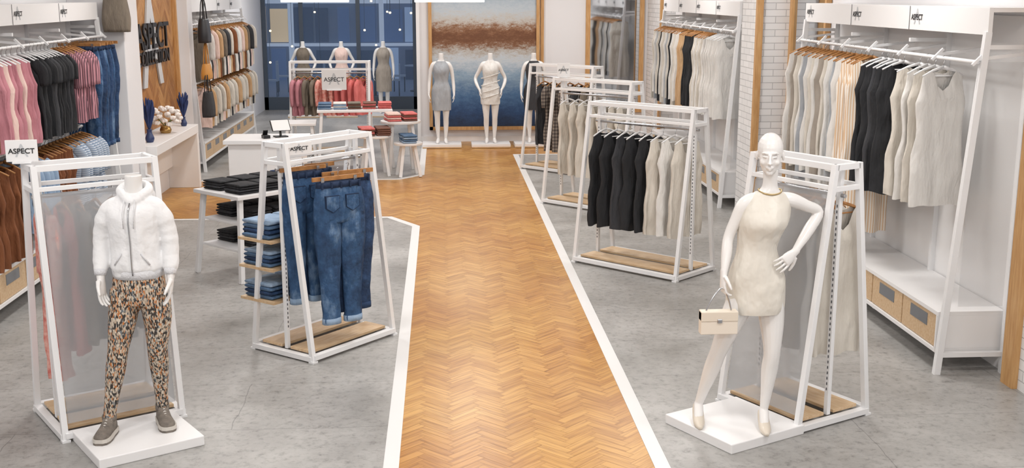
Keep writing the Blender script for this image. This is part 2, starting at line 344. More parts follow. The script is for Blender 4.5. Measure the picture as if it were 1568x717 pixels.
# ---------------------------------------------------------------- fixtures
def gondola(name,c,ang,L,D,H,ps=0,topw=.2,rail=True,bars=True):
    mb=MB(); w=.036
    for sx in (-1,1):
        x=sx*L/2
        for sy in (-1,1): mb.beam((x,sy*D/2,.0),(x,sy*topw/2,H),w,w,WHITE)
        mb.beam((x,-D/2,.03),(x,D/2,.03),w,.05,WHITE)
        mb.beam((x,-topw/2,H-.018),(x,topw/2,H-.018),w,w,WHITE)
        mb.beam((x,-topw/2-.03,H-.15),(x,topw/2+.03,H-.15),w*.8,w*.8,WHITE)
        if bars:
            xi=x-sx*.045; mb.beam((xi,0,.05),(xi,0,H-.02),.03,.03,WHITE)
            for k in range(34): 
                z=.22+k*(H-.45)/34
                for yy in (-.0165,.0165): mb.cbox((xi,yy,z),(.008,.003,.018),DARK)
        for sy in (-1,1): mb.cbox((x,sy*D/2,.008),(.05,.05,.016),WHITE)
    for sy in (-1,1):
        mb.beam((-L/2,sy*D/2,.04),(L/2,sy*D/2,.04),w,.05,WHITE)
        mb.beam((-L/2,sy*topw/2,H-.018),(L/2,sy*topw/2,H-.018),w,w,WHITE)
        yb=sy*(topw/2+(D-topw)/2*.09); mb.beam((-L/2,yb,H-.14),(L/2,yb,H-.14),w*.7,w*.7,WHITE)
        mb.box((-L/2+.03,sy*D*.24-D*.17,.055),(L/2-.03,sy*D*.24+D*.17,.075),OAK)
    if rail: mb.tube([(-L/2,0,H-.2),(L/2,0,H-.2)],.013,STEEL,8)
    if ps:
        zt=H-.17; k=(zt-.1)/H
        y0=ps*(D/2-.03); y1=ps*(D/2-.03-(D-topw)/2*k)
        xx=L/2-.03
        mb.add([(-xx,y0,.1),(xx,y0,.1),(xx,y1,zt),(-xx,y1,zt),(-xx,y0+.006,.1),(xx,y0+.006,.1),(xx,y1+.006,zt),(-xx,y1+.006,zt)],
               [(0,1,2,3),(4,7,6,5),(0,4,5,1),(1,5,6,2),(2,6,7,3),(3,7,4,0)],FROST)
    return mb.obj(name,loc=(c[0],c[1],.007),rot=R(ang),bevel=.003)
def placard(c,ang,w=.18,h=.14,name='brand_sign'):
    e=root(name,(c[0],c[1],c[2]),R(ang)); mb=MB(); mb.box((-w/2,-.006,.01),(w/2,.006,h),PANEL); mb.box((-w*.3,-.03,0),(w*.3,.03,.012),WHITE); mb.obj('plate',parent=e,bevel=.002)
    t=text('A',(0,-.007,h*.52),(1,0,0),(0,0,1),h*.8,LGREYL,e,.0005,'monogram'); t=text('ASPECT',(0,-.009,h*.52),(1,0,0),(0,0,1),w*.24,BLACK,e,.0005,off=.0006)
    return e
def wall_unit(name,side,xw,y0,y1,ns,drawers=(0,1)):
    e=root(name); mb=MB(); s=side
    X=lambda d: xw-s*d
    def bx(d0,d1,ya,yb,z0,z1,m): a,b=X(d0),X(d1); mb.box((min(a,b),ya,z0),(max(a,b),yb,z1),m)
    bx(.005,.02,y0,y1,.15,2.5,PANEL)
    bx(.33,.36,y0-.02,y1+.02,2.38,2.56,PANEL); bx(.02,.33,y0-.02,y1+.02,2.53,2.56,PANEL)
    n=ns
    for i in range(n+1):
        y=y0+(y1-y0)*i/n
        bx(.02,.06,y-.02,y+.02,0,2.55,WHITE); 
        if i in (0,n): mb.beam((X(.52),y,0),(X(.35),y,2.4),.045,.045,WHITE)
        mb.beam((X(.04),y,.15),(X(.5),y,.15),.035,.035,WHITE); mb.beam((X(.04),y,2.3),(X(.35),y,2.3),.03,.03,WHITE)
        for k in range(40):
            z=.6+k*.04; mb.cbox((X(.0215),y+.06,z),(.004,.01,.02),DARK)
        if i<n and i>0:
            bx(.362,.365,y-.003,y+.003,2.38,2.56,DARK)
    mb.tube([(X(.40),y0,2.2),(X(.40),y1,2.2)],.014,WHITE,8)
    for i in range(n*2+1):
        y=y0+(y1-y0)*i/(n*2); mb.beam((X(.36),y,2.26),(X(.44),y,2.18),.02,.02,WHITE); mb.beam((X(.04),y,2.26),(X(.4),y,2.22),.022,.022,WHITE)
    bx(.03,.52,y0+.05,y1-.05,.42,.45,PANEL); bx(.03,.52,y0+.05,y1-.05,.15,.18,PANEL); bx(.03,.05,y0+.05,y1-.05,.18,.42,PANEL)
    bx(.05,.52,y0+.05,y0+.07,.18,.42,PANEL); bx(.05,.52,y1-.07,y1-.05,.18,.42,PANEL)
    nd_=int((y1-y0)/.62)
    for i in range(nd_):
        ya=y0+.08+i*(y1-y0-.16)/nd_; yb=ya+(y1-y0-.16)/nd_-.02
        bx(.48,.51,ya,yb,.185,.415,OAK); ym=(ya+yb)/2; bx(.505,.513,ym-.15,ym+.15,.30,.39,GLASSDK); bx(.05,.49,yb,yb+.018,.18,.42,PANEL)
    for y in (y0,y1): bx(.08,.4,y-.004,y+.004,.5,2.2,FROST2)
    mb.obj('frame',parent=e,bevel=.003)
    for i in range(n):
        y=y0+(y1-y0)*i/n+.14 if s<0 else y0+(y1-y0)*(i+1)/n-.14
        xa=(0,-1,0) if s>0 else (0,1,0)
        text('A',(X(.362),y,2.475),xa,(0,0,1),.17,LGREYL,e,.0005,'monogram'); text('ASPECT',(X(.364),y,2.475),xa,(0,0,1),.06,BLACK,e,.0005,off=.001)
    return e
# ---------------------------------------------------------------- room shell
def slab(name,poly,z0,z1,m):
    mb=MB(); n=len(poly); mb.add([(x,y,z0) for x,y in poly]+[(x,y,z1) for x,y in poly],[tuple(reversed(range(n))),tuple(range(n,2*n))]+[(i,(i+1)%n,(i+1)%n+n,i+n) for i in range(n)],m); return mb.obj(name)
def boxo(name,lo,hi,m,bevel=0,parent=None): mb=MB(); mb.box(lo,hi,m); return mb.obj(name,bevel=bevel,parent=parent)
XL,XR,YN,YB=-4.1,4.0,-2.5,27.0; HC=3.7
slab('floor',[(-4.4,YN),(4.3,YN),(4.3,27.2),(-4.4,27.2)],-.1,-.004,mat('subfloor','#8F6437',.6))
def herring(name,u0,u1,v0,v1,W,n,mapf,m,g=.0008,clip=True):
    bm=bmesh.new(); uvl=bm.loops.layers.uv.new('UVMap'); L=W*n; c=math.sqrt(.5)
    cu,cv=(u0+u1)/2,(v0+v1)/2; rad=(math.hypot(u1-u0,v1-v0)/2+L)/W; Rr=int(rad)+2
    rnd=random.Random(3)
    def add(a0,b0,a1,b1,hor):
        ca,cb=(a0+a1)/2*W,(b0+b1)/2*W; pu=cu+(ca-cb)*c; pv=cv+(ca+cb)*c
        if not(u0-L<pu<u1+L and v0-L<pv<v1+L): return
        q=[]; ru=rnd.random()*50
        for (a,b) in ((a0*W+g,b0*W+g),(a1*W-g,b0*W+g),(a1*W-g,b1*W-g),(a0*W+g,b1*W-g)):
            q.append(bm.verts.new((cu+(a-b)*c,cv+(a+b)*c,0)))
        f=bm.faces.new(q); us=[(ru,0),(ru+L,0),(ru+L,W),(ru,W)]
        if not hor: us=[(ru,W),(ru,0),(ru+L,0),(ru+L,W)]
        for lp,uv in zip(f.loops,us): lp[uvl].uv=(uv[0],uv[1]+ru)
    for y in range(-Rr,Rr):
        k0=(-Rr-y)//(2*n)-1
        for k in range(k0,k0+Rr//n+4):
            x=y+2*n*k; add(x,y,x+n,y+1,True)
    for x in range(-Rr,Rr):
        k0=(-Rr-x)//(2*n)-1
        for k in range(k0,k0+Rr//n+4):
            y=x-2*n+1+2*n*k; add(x,y,x+1,y+n,False)
    if clip:
        for co,no in (((u0,0,0),(-1,0,0)),((u1,0,0),(1,0,0)),((0,v0,0),(0,-1,0)),((0,v1,0),(0,1,0))):
            bmesh.ops.bisect_plane(bm,geom=bm.verts[:]+bm.edges[:]+bm.faces[:],plane_co=co,plane_no=no,clear_outer=True)
    for v in bm.verts: v.co=Vector(mapf(v.co.x,v.co.y))
    me=bpy.data.meshes.new(name); bm.to_mesh(me); bm.free(); me.materials.append(m)
    o=bpy.data.objects.new(name,me); bpy.context.collection.objects.link(o); return o
herring('floor_parquet',-3.9,4.0,3.0,20.9,.062,4,lambda u,v:(u,v,0),PARQ)
STRIP=mat('white_floor_border','#E2E1E0',.5)
slab('floor_border_left',[(-4.2,YN),(-.27,YN),(-.27,13.09),(-.62,13.69),(-4.2,13.69)],-.003,.004,STRIP)
slab('floor_concrete_left',[(-4.2,YN),(-.36,YN),(-.36,13.06),(-.67,13.6),(-4.2,13.6)],-.003,.007,CONC)
slab('floor_border_back_left',[(-4.2,16.52),(-.62,16.52),(-.27,16.95),(-.27,27),(-4.2,27)],-.003,.004,STRIP)
slab('floor_concrete_back_left',[(-4.2,16.61),(-.66,16.61),(-.36,16.98),(-.36,27),(-4.2,27)],-.003,.007,CONC)
slab('floor_border_right',[(1.19,YN),(4.1,YN),(4.1,19.1),(1.19,19.1)],-.003,.004,STRIP)
slab('floor_concrete_right',[(1.28,YN),(4.1,YN),(4.1,19.01),(1.28,19.01)],-.003,.007,CONC)
boxo('ceiling',(-4.4,YN,HC),(4.3,27.2,HC+.1),CEIL)
boxo('wall_left',(-4.3,YN,0),(XL,27.2,HC),WALL); boxo('wall_right',(XR,YN,0),(XR+.2,21.1,HC),WALL)
boxo('wall_front',(-4.3,YN-.2,0),(4.2,YN,HC),WALL)
boxo('wall_back',(-.42,20.9,0),(4.2,21.1,HC),WALL); boxo('wall_partition',(-.42,21.1,0),(-.25,27,HC),WALL)
boxo('wall_feature',(XL,13.7,0),(-3.8,16.95,HC),WALL)
boxo('column_left',(XL,13.08,0),(-3.5,13.7,HC),WALL,.01)
boxo('column_far_left',(XL,16.95,0),(-3.62,17.25,HC),WALL,.01)
herring('feature_wood_panel',14.0,16.75,.9,3.4,.085,5,lambda u,v:(-3.785,u,v),WALLWOOD)
mb=MB()
for y in (13.95,16.75): mb.box((-3.8,y,.88),(-3.74,y+.06,3.4),TRIMW)
mb.obj('trim_feature')
e=root('wall_lettering')
text('A',(-3.77,15.35,2.0),(0,1,0),(0,0,1),1.7,LGREYL,e,.012,'monogram',.9,off=.02)
text('ASPECT',(-3.74,15.35,2.1),(0,1,0),(0,0,1),.46,BLACK,e,.012,sx=1.08,off=.006); text('COLLECTION',(-3.74,15.35,1.83),(0,1,0),(0,0,1),.25,BLACK,e,.01,sx=1.1,off=.003)
boxo('baseboard_right',(3.975,YN,0),(4.0,20.9,.1),PANEL); boxo('baseboard_back',(-.42,20.875,0),(4.0,20.9,.1),PANEL); boxo('baseboard_left',(XL,YN,0),(XL+.02,13.08,.1),PANEL)
def bcol(nm,x0,y0,y1,trims):
    mb=MB(); mb.box((x0,y0,0),(XR,y1,HC),BRICK)
    for (tx,ty,w,d) in trims: mb.box((tx,ty,0),(tx+w,ty+d,HC),TRIMW)
    mb.obj(nm)
bcol('column_right',3.60,13.0,13.7,[(3.58,12.97,.07,.07),(3.96,12.96,.04,.05)])
bcol('column_near_right',3.9,5.8,7.2,[(3.86,7.2,.14,.16)])
bcol('column_far_right',3.75,19.6,20.9,[(3.73,19.57,.05,.06)])
def mirror(nm,lo,hi,axis,fr=.06):
    mb=MB(); x0,y0,z0=lo;x1,y1,z1=hi; mb.box(lo,hi,MIRROR)
    if axis=='x':
        for a in ((y0-fr,y0),(y1,y1+fr)): mb.box((x0-.03,a[0],z0),(x1,a[1],z1),TRIMW)
        for a in ((z0-fr,z0),(z1,z1+fr)): mb.box((x0-.03,y0-fr,a[0]),(x1,y1+fr,a[1]),TRIMW)
    else:
        for a in ((x0-fr,x0),(x1,x1+fr)): mb.box((a[0],y0-.03,z0),(a[1],y1,z1),TRIMW)
        for a in ((z0-fr,z0),(z1,z1+fr)): mb.box((x0-fr,y0-.03,a[0]),(x1+fr,y1,a[1]),TRIMW)
    return mb.obj(nm)
mirror('wall_mirror',(3.97,11.75,.25),(3.995,12.85,3.2),'x')
mirror('wall_mirror',(2.7,20.87,.6),(3.6,20.895,3.2),'y',.08)
mb=MB(); mb.box((-.16,20.84,.28),(1.72,20.87,3.1),ART)
for a in (-.22,1.72): mb.box((a,20.8,.22),(a+.06,20.895,3.16),TRIMW)
for a in (.22,3.1): mb.box((-.22,20.8,a),(1.78,20.895,a+.06),TRIMW)
mb.obj('abstract_painting')
boxo('trim_1',(-.44,20.86,0),(-.38,20.9,HC),PANEL); boxo('trim_2',(1.8,20.86,0),(1.86,20.9,HC),TRIMW)
# storefront window
mb=MB(); FR=mat('dark_window_frame','#4A5563',.4)
for x in (-4.05,-3.2,-1.9,-.6): mb.box((x-.045,26.9,0),(x+.045,27.0,HC),FR)
mb.box((-4.1,26.9,0),(-.42,27,.3),FR); mb.box((-4.1,26.9,HC-.2),(-.42,27,HC),FR)
mb.box((-4.1,26.94,.25),(-.42,26.955,HC-.2),CGLASS); mb.obj('window_1')
# exterior: concourse at dusk with lit shopfronts, tables and chairs
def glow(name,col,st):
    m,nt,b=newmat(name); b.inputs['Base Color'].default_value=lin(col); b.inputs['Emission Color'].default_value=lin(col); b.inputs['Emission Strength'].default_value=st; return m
BLD=glow('dusk_wall_glow','#4E5D77',.4); BAND=glow('dusk_band_glow','#A3B0C2',.65); PANE=glow('dusk_pane','#26354E',.6); PANE2=glow('dusk_pane_lit','#7E92AF',.6); PANE3=glow('warm_pane','#C4AD8A',.6); PANE4=glow('mid_pane','#3E5377',.6); LAMP=glow('warm_shop_lamp','#FFE2B0',3)  # wall and bands emit their own dusk light, neither is a lamp
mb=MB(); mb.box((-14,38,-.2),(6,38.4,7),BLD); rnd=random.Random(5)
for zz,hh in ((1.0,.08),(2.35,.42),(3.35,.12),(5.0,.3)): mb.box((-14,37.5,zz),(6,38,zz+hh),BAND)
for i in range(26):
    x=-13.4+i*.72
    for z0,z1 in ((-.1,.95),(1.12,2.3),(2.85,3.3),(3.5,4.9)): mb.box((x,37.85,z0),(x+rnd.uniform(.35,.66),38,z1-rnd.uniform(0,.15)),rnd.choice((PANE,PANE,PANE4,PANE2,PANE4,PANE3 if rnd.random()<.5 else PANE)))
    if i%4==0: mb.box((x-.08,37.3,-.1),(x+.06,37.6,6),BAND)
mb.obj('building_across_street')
mb=MB()
for i in range(30):
    x=-11+rnd.random()*11; y=33+rnd.random()*4; z=rnd.choice((.7,1.1,1.6,2.1,2.45)); mb.ell((x,y,z),(.035,.035,.035),LAMP,8); mb.tube([(x,y,z+.05),(x,y,3.0)],.006,FR,5)
mb.box((-12,36.6,2.95),(2,36.8,3.1),FR); mb.obj('string_lights')
CAR=glow('street_furniture_glow','#76859B',.25)  # tables and chairs given emission in place of light falling on them
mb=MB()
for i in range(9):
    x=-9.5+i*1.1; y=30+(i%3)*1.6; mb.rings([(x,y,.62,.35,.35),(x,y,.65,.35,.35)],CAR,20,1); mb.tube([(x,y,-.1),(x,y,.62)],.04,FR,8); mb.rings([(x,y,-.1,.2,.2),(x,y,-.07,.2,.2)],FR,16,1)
    for q in (-1,1):
        cx=x+q*.5; mb.box((cx-.18,y-.18,.33),(cx+.18,y+.18,.37),CAR); mb.box((cx+q*.15,y-.18,.37),(cx+q*.18,y+.18,.78),CAR)
        for a in (-.15,.15):
            for b_ in (-.15,.15): mb.tube([(cx+a,y+b_,-.1),(cx+a,y+b_,.34)],.012,FR,5)
mb.obj('cafe_tables')
boxo('street_ground',(-16,27.2,-.15),(8,39,-.1),glow('paving_glow','#56657E',.3))  # ground brightness put in as emission, the paving is no light source
# hanging linear lights
EM,nt,b=newmat('lamp_diffuser'); b.inputs['Emission Color'].default_value=(1,.97,.92,1); b.inputs['Emission Strength'].default_value=2; b.inputs['Base Color'].default_value=(1,1,1,1)
for (x0,x1) in ((-2.15,-1.25),(-.35,.6)):
    mb=MB(); mb.box((x0,15.9,2.54),(x1,16.1,2.57),EM); mb.box((x0-.02,15.88,2.57),(x1+.02,16.12,2.63),PANEL)
    for x in (x0+.1,x1-.1): mb.tube([(x,16,2.62),(x,16,HC)],.004,STEEL,5)
    mb.obj('linear_pendant_light')
# ---------------------------------------------------------------- gondolas + contents
gondola('clothing_gondola',(-2.156,7.10),32.5,.72,.65,1.65,ps=-1)
gondola('clothing_gondola',(2.255,6.94),119,.68,.62,1.65,ps=1)
gondola('clothing_gondola',(-.923,8.59),51,.88,.62,1.6)
gondola('clothing_gondola',(1.97,10.93),-46,1.22,.64,1.6)
gondola('clothing_gondola',(1.94,14.25),-46,1.22,.64,1.6)
gondola('clothing_gondola',(1.87,17.25),-46,1.22,.64,1.6)
def grow(name,c,ang,L,z,ang_g,items,off=0):
    mb=MB(); n=len(items); d=Vector((math.cos(R(ang)),math.sin(R(ang)),0)); p=Vector((-d.y,d.x,0))
    for i,it in enumerate(items):
        t=(i+.5)/n-.5; q=Vector((c[0],c[1],z))+d*t*L+p*off
        f=dict(it); m=f.pop('m'); k=f.pop('k','g')
        (garment if k=='g' else trousers)(mb,TR(q,ang_g+random.uniform(-6,6)),m,seed=i*7+len(name),**f)
    return mb.obj(name)
g=lambda m,L=.92,**k: dict(m=m,L=L,**k)
grow('hanging_dresses',(1.97,10.93),-46,1.10,1.40,34,[g(BLK,hang=WHITE,w=.225)]*2+[g(CHAR,hang=WHITE,w=.215)]+[g(BLK,hang=WHITE,w=.215)]*2+[g(CREAM,hang=WHITE,w=.21),g(OFFW,hang=WHITE,w=.21),g(CREAM,hang=WHITE,w=.21)])
grow('hanging_dresses',(1.94,14.25),-46,1.05,1.40,44,[g(CREAM,hang=WHITE,waist=.78,hem=.95) for _ in range(7)])
grow('hanging_dresses',(1.87,17.25),-46,1.0,1.40,44,[g(CHAR),g(PLAID,sleeve=.3,L=1.0),g(PLAID,sleeve=.3,L=1.0),g(PLAID,sleeve=.3),g(CHAR),g(TAUPE)])
grow('hanging_dresses',(2.255,6.94),119,.55,1.45,29,[g(CREAM),g(OFFW),g(GREIGE),g(CREAM),g(OFFW)],off=-.12)
grow('hanging_tops',(-2.156,7.10),32.5,.62,1.45,-57,[g(FROCK,1.05,sleeve=.4),g(CORAL,.9),g(TAUPE,.85,sleeve=.4),g(CHAR,.85,sleeve=.4),g(LGREY,.85),g(CHAR,.8)],off=.12)
mb=MB()
trousers(mb,TR((-.76,8.30,1.40),33),DENIM,1.06,.19,pockets=True,seed=1)
trousers(mb,TR((-.70,8.43,1.42),33),DENIM2,1.02,.19,seed=2)
trousers(mb,TR((-1.02,8.37,1.46),37),DENIM,.98,.17,pockets=True,seed=3)
trousers(mb,TR((-.97,8.50,1.46),37),DENIM2,.98,.17,seed=4)
mb.obj('hanging_jeans')
mb=MB(); mb.T=TR((-.923,8.59,0),51)
for z,hh in ((.41,.13),(.66,.12),(.87,.14)):
    mb.box((-.46,.06,z-.02),(.4,.42,z),OAK)
    for x in (-.3,.0,.28): folded(mb,(x,.25,z),0,.26,.3,hh,DENB,4,[DENB,DENIM2,DENB,LBLUE])
mb.obj('folded_jeans_shelves')
placard((-2.50,6.93,1.66),8); placard((1.55,14.55,1.61),0,.16,.18); 
e=root('fascia_sign'); mb=MB(); mb.box((-.10,-.004,-.045),(.10,.004,.045),PANEL); mb.obj('plate',parent=e,bevel=.002)
text('A',(0,-.006,0),(1,0,0),(0,0,1),.09,LGREYL,e,.0005,'monogram'); text('ASPECT',(0,-.008,0),(1,0,0),(0,0,1),.04,BLACK,e,.0005,off=.0005)
e.location=(-1.03,8.26,1.56); e.rotation_euler[2]=R(30)
def display_table(name,c,ang,L,D,H,shelves=(),top=PANEL,round_=False):
    mb=MB(); 
    if round_: mb.rings([(0,0,H-.035,L/2,D/2),(0,0,H,L/2,D/2)],top,40,1)
    else: mb.box((-L/2,-D/2,H-.035),(L/2,D/2,H),top)
    k=.36 if round_ else .5
    for sx in (-1,1):
        for sy in (-1,1): mb.beam((sx*(L*k),sy*(D*k),0),(sx*(L*k-.07),sy*(D*k-.07),H-.03),.045,.045,WHITE)
    for z in shelves: 
        i=.07*z/H+.02; mb.box((-L/2+i,-D/2+i,z-.025),(L/2-i,D/2-i,z),WHITE)
    return mb.obj(name,loc=(c[0],c[1],.007),rot=R(ang),bevel=.004)
display_table('display_table',(-1.72,11.1),45,1.15,.72,.82,(.3,.55))
mb=MB(); mb.T=TR((-1.72,11.1,.008),45)
for z,nx in ((.82,4),(.55,3),(.3,3)):
    for ix in range(nx):
        for iy in (-1,1): folded(mb,((ix-(nx-1)/2)*.26,iy*.17,z),random.uniform(-4,4),.22,.26,.09 if z>.8 else .11,BLK,4,[BLK,CHAR,BLK,BLK] if ix<nx-1 or z<.8 else [DENB,DENIM2])
mb.obj('folded_trousers')
display_table('display_table',(-1.35,17.9),5,1.15,.6,.9); display_table('display_table',(-2.2,17.9),5,.5,.6,.7)
mb=MB(); mb.T=TR((-1.35,17.9,.908),5)
for i,cm in enumerate([[LBLUE,DENB],[LBLUE,OFFW],[BROWN,TAUPE],[CORAL,BROWN],[CORAL,CORAL]]): folded(mb,(-.46+i*.23,0,0),0,.2,.3,.1,CORAL,4,cm)
mb.obj('folded_tops')
for (x,y,s,h,cms) in ((-.62,17.25,.6,.78,[[CORAL,BLUSH],[BROWN,CORAL]]),(-1.0,16.95,.5,.6,[[BROWN,CORAL],[BROWN,BROWN]]),(-.5,16.85,.42,.5,[[LBLUE,DENB]])):
    display_table('side_table',(x,y),12,s,s,h,round_=True); mb=MB(); mb.T=TR((x,y,h+.008),12)
    for i,cm in enumerate(cms):
        for k in (-1,1) : folded(mb,((i-(len(cms)-1)/2)*.24,k*.1,0),0,.2,.18,.12,CORAL,4,cm)
    mb.obj('folded_tops')
gondola('clothing_gondola',(-1.85,19.4),0,1.3,.62,1.55)
grow('hanging_tops',(-1.85,19.4),0,1.2,1.36,62,[g(PINK,.6,sleeve=.4)]*2+[g(TAUPE,.6,sleeve=.4)]*2+[g(FROCK,.6,sleeve=.4)]*3+[g(CORAL,.6,sleeve=.4)]*4)
placard((-1.75,18.95,1.1),0,.4,.34); 
# counter + POS
mb=MB(); mb.box((-2.6,14.0,0),(-1.72,14.6,.86),PANEL); mb.box((-2.65,13.95,.86),(-1.67,14.65,.91),WHITE); mb.box((-2.55,13.985,.2),(-1.77,14.0,.215),GREY); mb.obj('checkout_counter',bevel=.006)
mb=MB(); mb.T=TR((-2.0,14.3,.91),25); mb.box((-.08,-.06,0),(.08,.06,.015),BLACK); mb.beam((0,0,.015),(0,.03,.12),.025,.025,BLACK); mb.beam((0,-.05,.08),(0,.05,.2),.24,.015,BLACK); mb.beam((0,-.055,.085),(0,.045,.202),.22,.012,PANEL); mb.box((-.24,-.1,0),(-.16,.02,.04),BLACK); mb.beam((-.2,0,.04),(-.2,-.04,.1),.06,.015,BLACK); mb.obj('point_of_sale_terminal',bevel=.003)
# console shelf
mb=MB(); mb.box((-3.8,13.72,.76),(-3.38,16.1,.88),PANEL); mb.box((-3.8,16.0,0),(-3.38,16.1,.76),PANEL); mb.box((-3.8,13.72,.3),(-3.74,16,.76),PANEL); mb.obj('console_shelf',bevel=.006)
e=root('flower_arrangement',(-3.58,15.05,.88)); mb=MB(); mb.rings([(0,0,0,.06,.06),(0,0,.04,.075,.075),(0,0,.08,.06,.06),(0,0,.1,.065,.065)],mat('brass_vase','#B08D57',.3,metal=1),20); mb.obj('vase',parent=e)
mb=MB(); PET=mat('white_petal','#F7F4F1',.7,var='#EAE0D9',vs=30)
for i in range(40):
    a=i*2.399; zc=1-2*(i+.5)/40
    if zc<-.6: continue
    rr=math.sqrt(1-zc*zc)*.19; c=(rr*math.cos(a),rr*math.sin(a),.2+zc*.13)
    for j in range(5): b_=j*1.256+i; mb.ell((c[0]+.02*math.cos(b_),c[1]+.02*math.sin(b_),c[2]+.006*(j%2)),(.022,.022,.024),PET,8)
    mb.ell((c[0],c[1],c[2]+.01),(.018,.018,.024),PET,8)
STEM=mat('stem','#5E6B3F',.7)
for i in range(10): mb.tube([(0,0,.08),(.1*math.cos(i),.1*math.sin(i),.18)],.004,STEM,5)
mb.obj('blossoms',parent=e)
VB=mat('vase_blue','#2B3A63',.3)
def feather_vase(c,k=1):
    e=root('feather_vase',c); e.scale=(k,k,k); mb=MB(); mb.rings([(0,0,0,.04,.04),(0,0,.05,.055,.055),(0,0,.12,.03,.03),(0,0,.16,.035,.035)],VB,16); mb.obj('vase',parent=e); mb=MB()
    for i in range(22):
        a=i*2.4; sp=.02+.06*random.random(); h=.35+.18*random.random()
        mb.limb([(0,0,.14,.004),(sp*.4*math.cos(a),sp*.4*math.sin(a),h*.6,.012),(sp*math.cos(a),sp*math.sin(a),h,.016),(sp*1.2*math.cos(a),sp*1.2*math.sin(a),h+.06,.003)],NAVYP,6,3)
    mb.obj('feathers',parent=e)
feather_vase((-3.55,14.1,.88)); feather_vase((-3.52,15.85,.88),.8)
def bag(name,c,w,h,d,m,ang=90):
    mb=MB(); mb.T=TR(c,ang); mb.rings([(0,0,-h-.35,w*.46,d/2),(0,0,-h*.6-.35,w*.5,d/2),(0,0,-.37,w*.42,d*.35),(0,0,-.35,w*.4,d*.3)],m,20,3,pw=.5)
    for y in (-d*.2,d*.2): mb.tube([(-w*.3,y,-.4),(-w*.18,y*.6,-.15),(0,0,-.0),(w*.18,y*.6,-.15),(w*.3,y,-.4)],.008,m,6)
    mb.beam((0,-.01,-.0),(0,.01,.02),.02,.02,STEEL); mb.obj(name,bevel=.0)
LB=mat('black_leather','#26272B',.4); LT=mat('tan_leather','#C98F45',.45)
bag('hanging_handbag',(-3.4,16.95,2.65),.34,.34,.16,LB); bag('hanging_handbag',(-3.42,17.08,2.0),.3,.22,.14,LT); bag('hanging_handbag',(-3.4,16.98,1.6),.34,.36,.16,CHAR); bag('hanging_handbag',(-3.55,13.0,2.95),.3,.36,.15,TAUPE,0)
# ---------------------------------------------------------------- wall units
wall_unit('wall_display_unit',1,XR,7.54,11.4,3)
wall_unit('wall_display_unit',1,XR,14.0,18.8,4)
wall_unit('wall_display_unit',-1,XL,7.9,12.95,4)
wall_unit('wall_display_unit',-1,XL,17.4,22.2,4)
def wrow(name,x,z,specs):
    mb=MB(); k=0
    for (ya,yb,n,fn) in specs:
        for i in range(n):
            y=ya+(yb-ya)*(i+.5)/n; it=fn(i); m=it.pop('m'); kk=it.pop('k','g'); it.setdefault('seed',k) ; k+=1
            (garment if kk=='g' else trousers)(mb,TR((x,y,z),random.uniform(-12,12)),m,**it)
    return mb.obj(name)
xr=XR-.40; xl=XL+.40
W_=WHITE
wrow('hanging_garments',xr,2.2,[(8.0,8.55,4,lambda i:dict(m=[OFFW,CREAM][i%2],L=.97,w=.205,hang=W_)),(8.72,9.3,5,lambda i:dict(m=[BLK,BLK,CHAR][i%3],L=1.0,w=.205,hang=W_)),(9.4,9.75,4,lambda i:dict(m=STR_PEACH,L=1.45,w=.2,waist=.95)),(9.8,11.25,13,lambda i:dict(m=[OFFW,LGREY,OFFW,CREAM,GREIGE,OFFW,CREAM][i%7],L=1.0+.1*(i%3),w=.2))])
wrow('hanging_garments',xr,2.2,[(14.2,14.9,6,lambda i:dict(m=OFFW,L=1.0,hang=W_)),(15.0,15.6,6,lambda i:dict(m=[OFFW,CREAM][i%2],L=1.0)),(15.7,16.2,5,lambda i:dict(m=BLK,L=1.0)),(16.3,16.6,3,lambda i:dict(m=TAN,L=1.1)),(16.7,18.6,14,lambda i:dict(m=[OFFW,CREAM,OFFW,BLK,CREAM,LGREY][i%6],L=1.0+.1*(i%2)))])
wrow('hanging_garments',xl,2.2,[(8.2,9.3,8,lambda i:dict(m=RUST,L=.7)),(9.4,10.25,8,lambda i:dict(m=[PINK,PINK,BLUSH][i%3],L=.72,w=.21,waist=.93,hang=W_)),(10.3,11.2,9,lambda i:dict(m=[BLK,CHAR][i%4==3],L=.72,w=.22,waist=.95,sleeve=.2,hang=W_)),(11.25,11.9,6,lambda i:dict(m=STR_PINK,L=.68,w=.22,waist=.95,sleeve=.3)),(12.05,12.8,6,lambda i:dict(m=[DENIM,DENIM2][i%2],k='t',L=1.05))])
wrow('hanging_garments',xl,1.32,[(8.2,9.9,10,lambda i:dict(m=RUST,L=.75,w=.2)),(9.9,10.4,5,lambda i:dict(m=LBLUE,L=.6,w=.2,sleeve=.4)),(10.5,11.2,7,lambda i:dict(m=RUST,L=.6)),(11.2,12.0,8,lambda i:dict(m=STR_BLUE,L=.6,w=.22,sleeve=.3))])
wrow('hanging_garments',xl,2.2,[(17.6,22.0,26,lambda i:dict(m=[TAUPE,TAN,BLUSH,OFFW,RUST,CREAM,CHAR][(i*3)%7],L=.75,waist=.95,sleeve=.4*(i%2)))])
wrow('hanging_garments',xl,1.35,[(17.6,22.0,24,lambda i:dict(m=[BLUSH,CREAM,CHAR,CREAM,OFFW,TAN][(i*5)%6],L=.6,waist=.95,sleeve=.4*(i%2)))])
mb=MB(); 
for (a,b_) in ((7.9,12.0),(17.4,22.2)):
    mb.tube([(xl,a,1.32),(xl,b_,1.32)],.013,WHITE,8)
    for k in range(9): y=a+(b_-a)*k/8; mb.beam((XL+.03,y,1.36),(xl,y,1.32),.02,.02,WHITE)
mb.obj('lower_hanging_rail')
